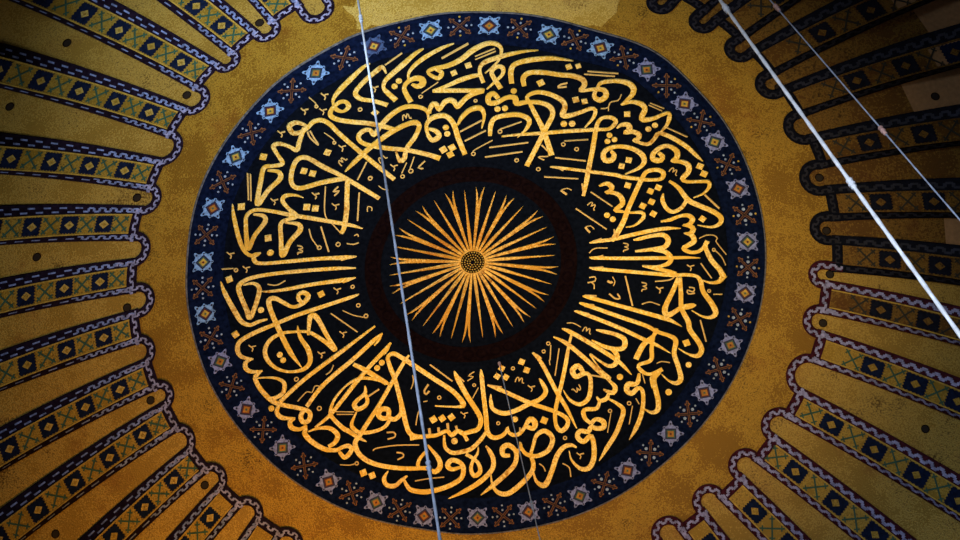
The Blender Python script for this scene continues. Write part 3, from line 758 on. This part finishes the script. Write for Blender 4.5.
# angle, first block, block spacing, growth, look
RIBS = [(-150.4, 6.95, .72, 1, 'west'), (-141.2, 6.90, .72, 1, 'west'), (-132.0, 6.90, .72, 1, 'west'), (-123.0, 6.93, .73, 1, 'west'), (-113.5, 6.97, .74, 1, 'west'), (-104.8, 7.03, .73, 1, 'west'),
        (-95.6, 7.12, .75, 1, 'west'), (-86.4, 7.15, .71, 1, 'west'), (-77.1, 7.23, .70, 1, 'west'), (-68.3, 7.16, .74, 1, 'west'), (-58.6, 7.27, .77, 1, 'west'),
        (-49.8, 7.38, .77, 1, 'west'), (-42.1, 7.33, .75, 1, 'west'), (-34.2, 7.3, .75, 1, 'west'), (-25.5, 7.3, .75, 1, 'west'),
        (24.5, 8.0, 1.0, 0, 'repainted'), (32.1, 8.0, 1.0, 0, 'repainted'), (39.6, 8.0, 1.0, 0, 'repainted'), (47.6, 8.05, 1.08, 0, 'repainted'), (56.1, 8.05, 1.0, 0, 'repainted'), (65.7, 7.74, 1.05, 0, 'repainted'),
        (75.2, 7.65, 1.0, 0, 'repainted'), (84.2, 7.72, .94, 0, 'repainted'), (92.2, 7.62, .90, 0, 'brown_east'), (101.2, 7.71, .85, 0, 'east'), (112.1, 7.42, .92, 0, 'east'),
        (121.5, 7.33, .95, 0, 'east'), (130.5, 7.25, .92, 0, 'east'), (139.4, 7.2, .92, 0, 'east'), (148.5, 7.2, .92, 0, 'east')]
LOOK = {'brown_east': dict(band='maroon', zig='ziglav', panel='panel_dark', block='blockdark', x='xdark', bw=0.17, end=6.66),
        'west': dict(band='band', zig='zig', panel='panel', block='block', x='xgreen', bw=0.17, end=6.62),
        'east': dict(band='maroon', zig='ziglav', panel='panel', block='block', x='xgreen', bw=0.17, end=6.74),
        'repainted': dict(band='bandnavy', zig='zigdim', panel='panel_dark', block='blockdark', x='xdark', bw=0.19, end=6.84)}  # upper right ribs and panels, repainted in darker colours of their own
def panel_hw(rho): return 0.178 + 0.012 * (rho - 6.6)
def rib_h(rho): return min(0.17, max(0.0, (rho - 6.35) * 0.05)) + 0.03
def rfn(deg):                      # x = tangent metres, y = arc radius
    def fn(x, y, e): return S(R(deg) + x / (RS * math.sin(y / RS)), y, e)
    return fn
def grid_strip(g, fn, ys, xs_fn, es_fn, m=0, base=0.0):
    """cross-sections along y; xs_fn(y)->list of x, es_fn(y)->list of e"""
    b0 = len(g.v); n = None
    for y in ys:
        xs, es = xs_fn(y), es_fn(y); n = len(xs)
        g.v += [fn(x, y, e) for x, e in zip(xs, es)]
    for i in range(len(ys) - 1):
        a, c = b0 + i * n, b0 + (i + 1) * n
        for k in range(n - 1): g.f.append((a + k, a + k + 1, c + k + 1, c + k)); g.m.append(m)
    for a in (b0, b0 + (len(ys) - 1) * n): g.f.append(tuple(range(a, a + n))); g.m.append(m)
def frange(a, b, s):
    n = max(1, round((b - a) / s)); return [a + (b - a) * i / n for i in range(n + 1)]
def rank(lst, i):                  # which of its side, counted from the top of the photo
    words = ['first', 'second', 'third', 'fourth', 'fifth', 'sixth', 'seventh', 'eighth', 'ninth', 'tenth', 'eleventh', 'twelfth', 'thirteenth', 'fourteenth', 'fifteenth', 'sixteenth']
    return words[i]
def meander(g, fn3, a0, a1, per, amp, w, m=0, gap=False):
    """stepped wave; fn3(s, t, e): s along, t across (-1..1)"""
    n = max(1, int(round((a1 - a0) / per))); per = (a1 - a0) / n
    for i in range(n):
        s0 = a0 + i * per
        for (p, t, l) in ((0.0, amp, 0.46), (0.5, -amp, 0.46)):
            g.face([fn3(s0 + (p + 0.02) * per, t - w, 1), fn3(s0 + (p + l + 0.02) * per, t - w, 1), fn3(s0 + (p + l + 0.02) * per, t + w, 1), fn3(s0 + (p + 0.02) * per, t + w, 1)], m)
        if not gap:
            for p in (0.0, 0.5):
                ww = 0.11 * per
                g.face([fn3(s0 + p * per - ww, -amp, 1), fn3(s0 + p * per + ww, -amp, 1), fn3(s0 + p * per + ww, amp, 1), fn3(s0 + p * per - ww, amp, 1)], m)
def make_rib(i, deg, d0, pitch, grow, look, label, group):
    K = dict(LOOK[look]); fn = rfn(deg)
    if look == 'west': K['end'] = max(6.45, d0 - 0.53)
    t = thing('dome_rib', fn(0, K['end'], 0.03), label, 'dome rib', group)
    ys = frange(K['end'], RMAX, 0.25)
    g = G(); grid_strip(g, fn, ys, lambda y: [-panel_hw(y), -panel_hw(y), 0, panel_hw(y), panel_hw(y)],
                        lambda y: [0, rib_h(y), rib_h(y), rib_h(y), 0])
    pn = g.build('rib_panel', M[K['panel']], t)
    # thin gilt edging lines
    for s in (-1, 1):
        g = G(); grid_strip(g, fn, ys, lambda y: [s * (panel_hw(y) - 0.012), s * (panel_hw(y) - 0.012), s * (panel_hw(y) + 0.012), s * (panel_hw(y) + 0.012)],
                            lambda y: [rib_h(y) - 0.01, rib_h(y) + 0.008, rib_h(y) + 0.008, rib_h(y) - 0.01])
        g.build('edging', M['yellow' if look not in ('repainted', ) else 'panel_dark'], t)
        bw = K['bw']
        g = G(); grid_strip(g, fn, frange(K['end'] - 0.20, RMAX, 0.25), lambda y: [s * (panel_hw(y) + 0.005), s * (panel_hw(y) + 0.005), s * (panel_hw(y) + bw), s * (panel_hw(y) + bw)],
                            lambda y: [0, rib_h(y), 0.03 + (rib_h(y) - 0.03) * 0.15, 0])
        bd = g.build('side_border', M[K['band']], t)
        g = G()
        def f3(a, c, e, s=s):
            q = 0.5 + 0.5 * c; y = a
            h = rib_h(y) + (0.03 + (rib_h(y) - 0.03) * 0.15 - rib_h(y)) * q
            return fn(s * (panel_hw(y) + bw * q), y, h + 0.008)
        facing = math.sin(R(deg)) * s * -1     # which flank looks towards the top of the picture
        if look == 'repainted': meander(g, f3, K['end'] + 0.1, RMAX - 0.2, 0.32, 0.35, 0.2)
        elif look in ('east', 'brown_east'): meander(g, f3, K['end'] - 0.1, RMAX - 0.2, 0.24, 0.30, 0.30)
        else:
            meander(g, f3, K['end'] - 0.1, 7.7, 0.22, 0.34, 0.17)
            meander(g, f3, 7.7, RMAX - 0.2, 0.32, 0.38 if facing > 0 else 0.0, 0.15, gap=True) if facing > 0 else None
            if facing <= 0:
                y = 7.75
                while y < RMAX - 0.5:
                    g.face([f3(y, -0.05, 1), f3(y + 0.17, -0.05, 1), f3(y + 0.17, 0.28, 1), f3(y, 0.28, 1)]); y += 0.34
        g.build('meander', M[K['zig']], bd)
    # end border across the top of the rib
    g = G(); hw = panel_hw(K['end']) + K['bw']
    grid_strip(g, fn, [K['end'] - 0.20, K['end'] - 0.1, K['end']], lambda y: [-hw, -hw, 0, hw, hw], lambda y: [0, 0.036, 0.036, 0.036, 0])
    eb = g.build('end_border', M[K['band']], t)
    g = G(); meander(g, lambda a, c, e: fn(a, K['end'] - 0.10 + 0.09 * c, 0.044), -hw + 0.02, hw - 0.02, 0.2, 0.34, 0.16 if look not in ('east', 'brown_east') else 0.26); g.build('meander', M['ziglav' if look not in ('repainted', ) else 'zigdim'], eb)
    # navy blocks with a gold diamond, green crosses between
    y = d0; p = pitch; k = 0; hb = 0.175 if grow else 0.215
    if look == 'repainted': hb = 0.21
    cells = []
    while y < RMAX - 0.6:
        cells.append((y, 'b')); cells.append((y + p / 2 + (0.0), 'x')); y += p
        if grow: p += 0.06
    cells.append((d0 - pitch * 0.47, 'x'))
    cells = [q for q in cells if q[0] > K['end'] + 0.12]
    for y, kind in cells:
        hw = panel_hw(y) - 0.02; h = rib_h(y)
        if kind == 'b':
            g = G(); n = 6; pts = []; sc_ = 1 + 0.05 * (y - 7)
            for q in range(2 * n + 1): pts.append((-hw + 2 * hw * q / (2 * n), -hb * sc_ + (0.03 if q % 2 else 0)))
            for q in range(1, 2 * n): pts.append((hw - (0.018 if q % 2 else 0), -hb * sc_ + 2 * hb * sc_ * q / (2 * n)))
            for q in range(2 * n + 1): pts.append((hw - 2 * hw * q / (2 * n), hb * sc_ - (0.03 if q % 2 else 0)))
            for q in range(1, 2 * n): pts.append((-hw + (0.018 if q % 2 else 0), hb * sc_ - 2 * hb * sc_ * q / (2 * n)))
            f2 = lambda x, yy, e, y=y: fn(x, y + yy, rib_h(y + yy) + e)
            poly(g, f2, pts, 0.010, 0.0, 0)
            poly(g, f2, [(0.085, 0), (0, 0.10), (-0.085, 0), (0, -0.10)], 0.016, 0.005, 1)
            if look == 'west': poly(g, f2, [(0.035, 0), (0, 0.04), (-0.035, 0), (0, -0.04)], 0.020, 0.012, 2)
            mat = K['block'] if not (look == 'repainted' and y > 9.6) else 'block'
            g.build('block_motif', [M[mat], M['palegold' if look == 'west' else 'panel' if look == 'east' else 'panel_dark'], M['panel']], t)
        else:
            g = G(); f2 = lambda x, yy, e, y=y: fn(x, y + yy, rib_h(y + yy) + e); L = hw * 1.25 if grow else hw * 1.42
            for q in range(4):
                a = math.pi / 4 + q * math.pi / 2; c, s = math.cos(a), math.sin(a); T = lambda x, yy: (c * x - s * yy, s * x + c * yy)
                b = 0.0155
                poly(g, f2, [T(0, -b), T(L - 0.07, -b), T(L - 0.07, -0.055), T(L - 0.045, -0.055), T(L - 0.045, -b), T(L, -b), T(L, b), T(L - 0.045, b), T(L - 0.045, 0.055), T(L - 0.07, 0.055), T(L - 0.07, b), T(0, b)], 0.010, 0.0, 0)
            mat = K['x'] if not (look == 'repainted' and y > 9.9) else 'xblue'
            g.build('cross_motif', M[mat], t)
    if look == 'repainted' and deg < 90:         # paler restored stretch further down the rib
        g = G(); y0 = 9.75 + 0.35 * math.sin(deg)
        grid_strip(g, fn, frange(y0, RMAX - 0.1, 0.25), lambda y: [-panel_hw(y) + 0.02, 0, panel_hw(y) - 0.02], lambda y: [rib_h(y) + 0.004] * 3)
        g.build('restored_plaster', M['plaster'], t)['label'] = 'paler beige restored stretch'
    return t
TIPS = {-146: 6.13, -136.8: 6.07, -127.7: 6.07, -118.6: 6.11, -109.5: 6.08, -100.6: 6.17, -91.5: 6.06, -82.2: 6.20, -73.1: 6.22, -63.8: 6.23, -54.5: 6.30, -46.2: 6.38, -38.3: 6.32, -30: 6.05,
        28.4: 6.12, 36.1: 6.25, 44: 6.28, 52.3: 6.27, 61.4: 6.30, 70.9: 6.23, 80: 6.24, 88.6: 6.20, 97.2: 6.21, 107: 6.22, 117: 6.24, 126.2: 6.20, 135: 6.20, 144: 6.22}
HOLES = {-91.5: [(-.10, 6.60)], -73.1: [(0, 6.69)], -54.5: [(0.02, 6.77), (0.02, 9.57)], -109.5: [(0, 6.55)], -127.7: [(0, 6.54)], -38.3: [(0, 6.78)], -46.2: [(0, 9.9)], -63.8: [(.1, 9.9)],
         -118.6: [(.05, 9.27)], 107: [(0, 9.01)], 97.2: [(.02, 6.60)], 88.6: [(-.02, 6.6)], 80: [(0.05, 6.55)], 70.9: [(0.0, 6.6)], 52.3: [(.12, 6.65)], 61.4: [(.1, 9.2)], -82.2: [(0.0, 8.4)], -136.8: [(0.03, 8.3)], -100.6: [(0.1, 9.8)]}
def make_web(a_lo, a_hi, look, label, group):
    mid = (a_lo + a_hi) / 2; key = min(TIPS, key=lambda q: abs(q - mid)); tip = TIPS[key]; mid0 = mid
    fn = rfn(mid); half = R(a_hi - a_lo) / 2; K = LOOK[look]; bw = K['bw']
    t = thing('web_panel', fn(0, tip + 0.2, 0.01), label, 'gold panel', group)
    def hw(y): return max(0.06, RS * math.sin(y / RS) * half - panel_hw(y) - bw + 0.01)
    y0 = 6.72; w0 = hw(y0)
    # gold tongue with a round head
    g = G(); ring_ = []
    ya = tip + 0.16 + w0
    ys = [y for y in frange(ya, RMAX, 0.3)]
    top_ = []
    for q in range(7):
        a = math.pi / 2 * q / 6
        top_.append((max(0.004, w0 * math.sin(a)), ya - w0 * math.cos(a)))
    sec = top_[:-1] + [(hw(max(y, y0)) if y > y0 else w0, y) for y in ys]
    b0 = len(g.v)
    for x, y in sec: g.v += [fn(-x, y, 0.006), fn(-x, y, 0.012), fn(0, y, 0.012), fn(x, y, 0.012), fn(x, y, 0.006)]
    for i in range(len(sec) - 1):
        a, c = b0 + 5 * i, b0 + 5 * i + 5
        for k in range(4): g.f.append((a + k, a + k + 1, c + k + 1, c + k)); g.m.append(0)
    g.build('gold_field', M['tongue' if look not in ('repainted', ) else 'panel_dark'], t)
    # U-shaped border round the head
    c = w0 + bw / 2 - 0.005; path = []
    yb = tip + 0.0 + bw / 2 + c
    for y in frange(y0 + 0.12, yb, 0.1): path.append((-c, y, bw))
    for q in range(1, 12):
        a = math.pi * q / 12; path.append((-c * math.cos(a), yb - c * math.sin(a), bw))
    for y in frange(yb, y0 + 0.12, 0.1): path.append((c, y, bw))
    g = G(); g.ribbon(path, fn, 0.040, 0.0)
    ab = g.build('arch_border', M[K['band']], t)
    # meander along that path
    cum = [0]
    for p, q in zip(path, path[1:]): cum.append(cum[-1] + math.hypot(q[0] - p[0], q[1] - p[1]))
    def f3(s, tt, e):
        s = min(max(s, 0), cum[-1] - 1e-6); i = 0
        while cum[i + 1] < s: i += 1
        u = (s - cum[i]) / max(1e-9, cum[i + 1] - cum[i]); p, q = path[i], path[i + 1]
        dx, dy = q[0] - p[0], q[1] - p[1]; L = math.hypot(dx, dy) or 1
        return fn(p[0] + dx * u - dy / L * tt * bw / 2, p[1] + dy * u + dx / L * tt * bw / 2, 0.048)
    g = G(); meander(g, f3, 0.02, cum[-1] - 0.02, 0.2, 0.34, 0.17 if look not in ('east', 'brown_east') else 0.27)
    g.build('meander', M['ziglav' if look not in ('repainted', ) else 'zigdim'], ab)
    for (x, y) in HOLES.get(key, []):
        g = G(); disc(g, lambda a, b, e: fn(x + a, y + b, e), 0, 0, 0.068, 0.024, 0.0, 0, 18)
        g.build('vent_hole', M['hole'], t)
        g = G(); g.ribbon([(x + 0.072 * math.cos(q * math.pi / 9), y + 0.072 * math.sin(q * math.pi / 9), 0.02) for q in range(18)], fn, 0.022, 0.0, 0, True)
        g.build('hole_rim', M['chainring'], t)
    if look == 'repainted':
        y0p = 9.2 + 0.5 * math.cos(deg_seed(mid)); g = G()
        grid_strip(g, fn, frange(y0p, RMAX - 0.05, 0.3), lambda y: [-hw(y) + 0.01, 0, hw(y) - 0.01], lambda y: [0.018] * 3)
        g.build('restored_plaster', M['plaster'], t)['label'] = 'paler beige restored stretch'
    return t
def deg_seed(d): return d * 1.7
left = sorted([r for r in RIBS if r[0] < 0], key=lambda r: -r[0]); right = sorted([r for r in RIBS if r[0] > 0], key=lambda r: r[0])
LOOKW = {'brown_east': 'browned dome rib with maroon lavender borders', 'west': 'dome rib with blue dashed borders', 'east': 'dome rib with maroon lavender borders',
         'repainted': 'browned dome rib with plain dark borders'}
LOOKP = {'brown_east': 'browned tongue panel in lavender border', 'west': 'gold tongue panel in dashed border', 'east': 'dim gold tongue panel in lavender border',
         'repainted': 'brown tongue panel in plain dark border'}
for side, lst in (('left', left), ('right', right)):
    for i, (d, d0, p, gr, lk) in enumerate(lst):
        make_rib(i, d, d0, p, gr, lk, '%s, %s from the top on the %s' % (LOOKW[lk], rank(lst, i), side), 'painted ribs of the dome')
    for i, (a, b) in enumerate(zip(lst, lst[1:])):
        lk = b[4] if a[4] != b[4] else a[4]
        if 90 < a[0] < 97: lk = 'east'
        elif 80 < a[0] < 90: lk = 'brown_east'
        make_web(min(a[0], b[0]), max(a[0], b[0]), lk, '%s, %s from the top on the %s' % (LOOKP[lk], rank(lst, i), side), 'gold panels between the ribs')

# ---------------------------------------------------------------- chandelier cables hanging from the dome
def cable(top, dr, length, r, knots, label, kmat='chain', kn=1.0, lmat='chain'):
    top = Vector(top) + Vector((0, 0, Z0)); dr = Vector(dr).normalized()
    t = thing('chandelier_cable', top, label, 'cable', 'chandelier cables')
    a = dr.cross(Vector((1, 0, 0))).normalized(); b = dr.cross(a)
    def tube(g, c0, profile, n=10):
        b0 = len(g.v)
        for (s, rr) in profile:
            for q in range(n):
                an = q * 2 * math.pi / n; g.v.append(c0 + dr * s + a * rr * math.cos(an) + b * rr * math.sin(an))
        for i in range(len(profile) - 1):
            for q in range(n):
                k = (q + 1) % n; g.f.append((b0 + i * n + q, b0 + i * n + k, b0 + (i + 1) * n + k, b0 + (i + 1) * n + q)); g.m.append(0)
        g.f.append(tuple(range(b0, b0 + n))); g.f.append(tuple(range(b0 + (len(profile) - 1) * n, b0 + len(profile) * n))); g.m += [0, 0]
    g = G(); prof = [(-0.05, r)]; s = 0.0
    while s < length: prof.append((s, r * (1 + 0.10 * math.sin(s * 9)))); s += 0.12
    tube(g, top, prof); g.build('cable_line', M[lmat], t)
    g = G(); tube(g, top, [(-0.03, r * 3.2), (0.10, r * 3.0), (0.2, r * 1.2)]); g.build('ceiling_hook', M['rust'], t)
    for k in knots:
        g = G(); R_ = r * kn
        tube(g, top + dr * k, [(-0.14, R_ * 1.0), (-0.10, R_ * 1.9), (-0.03, R_ * 1.2), (0.03, R_ * 2.0), (0.09, R_ * 1.1), (0.14, R_ * 1.6), (0.17, R_ * 1.0)])
        g.build('coupling', M[kmat], t)
    return t
cable((-2.502, -6.327, -0.69), (-0.0268, 0.0043, -0.9996), 37.3, 0.018, [3.0, 18.06], 'thin pale cable crossing the left half of the inscription')
cable((3.049, -6.769, -0.985), (0.024, -0.0183, -0.9995), 37.0, 0.028, [3.83, 11.43], 'thickest bright cable across the upper right ribs', 'brightchain', 1.0, 'brightchain')
cable((3.763, -6.788, -1.159), (0.0379, -0.0347, -0.9987), 36.9, 0.0115, [3.85, 9.71], 'thin cable with pink knot right of the thick bright one', 'rust', 1.8)
cable((0.513, 2.025, 0.641), (-0.0196, 0.0048, -0.9998), 38.6, 0.0095, [5.48], 'faint short cable over the lower part of the inscription', 'chain', 1.6)
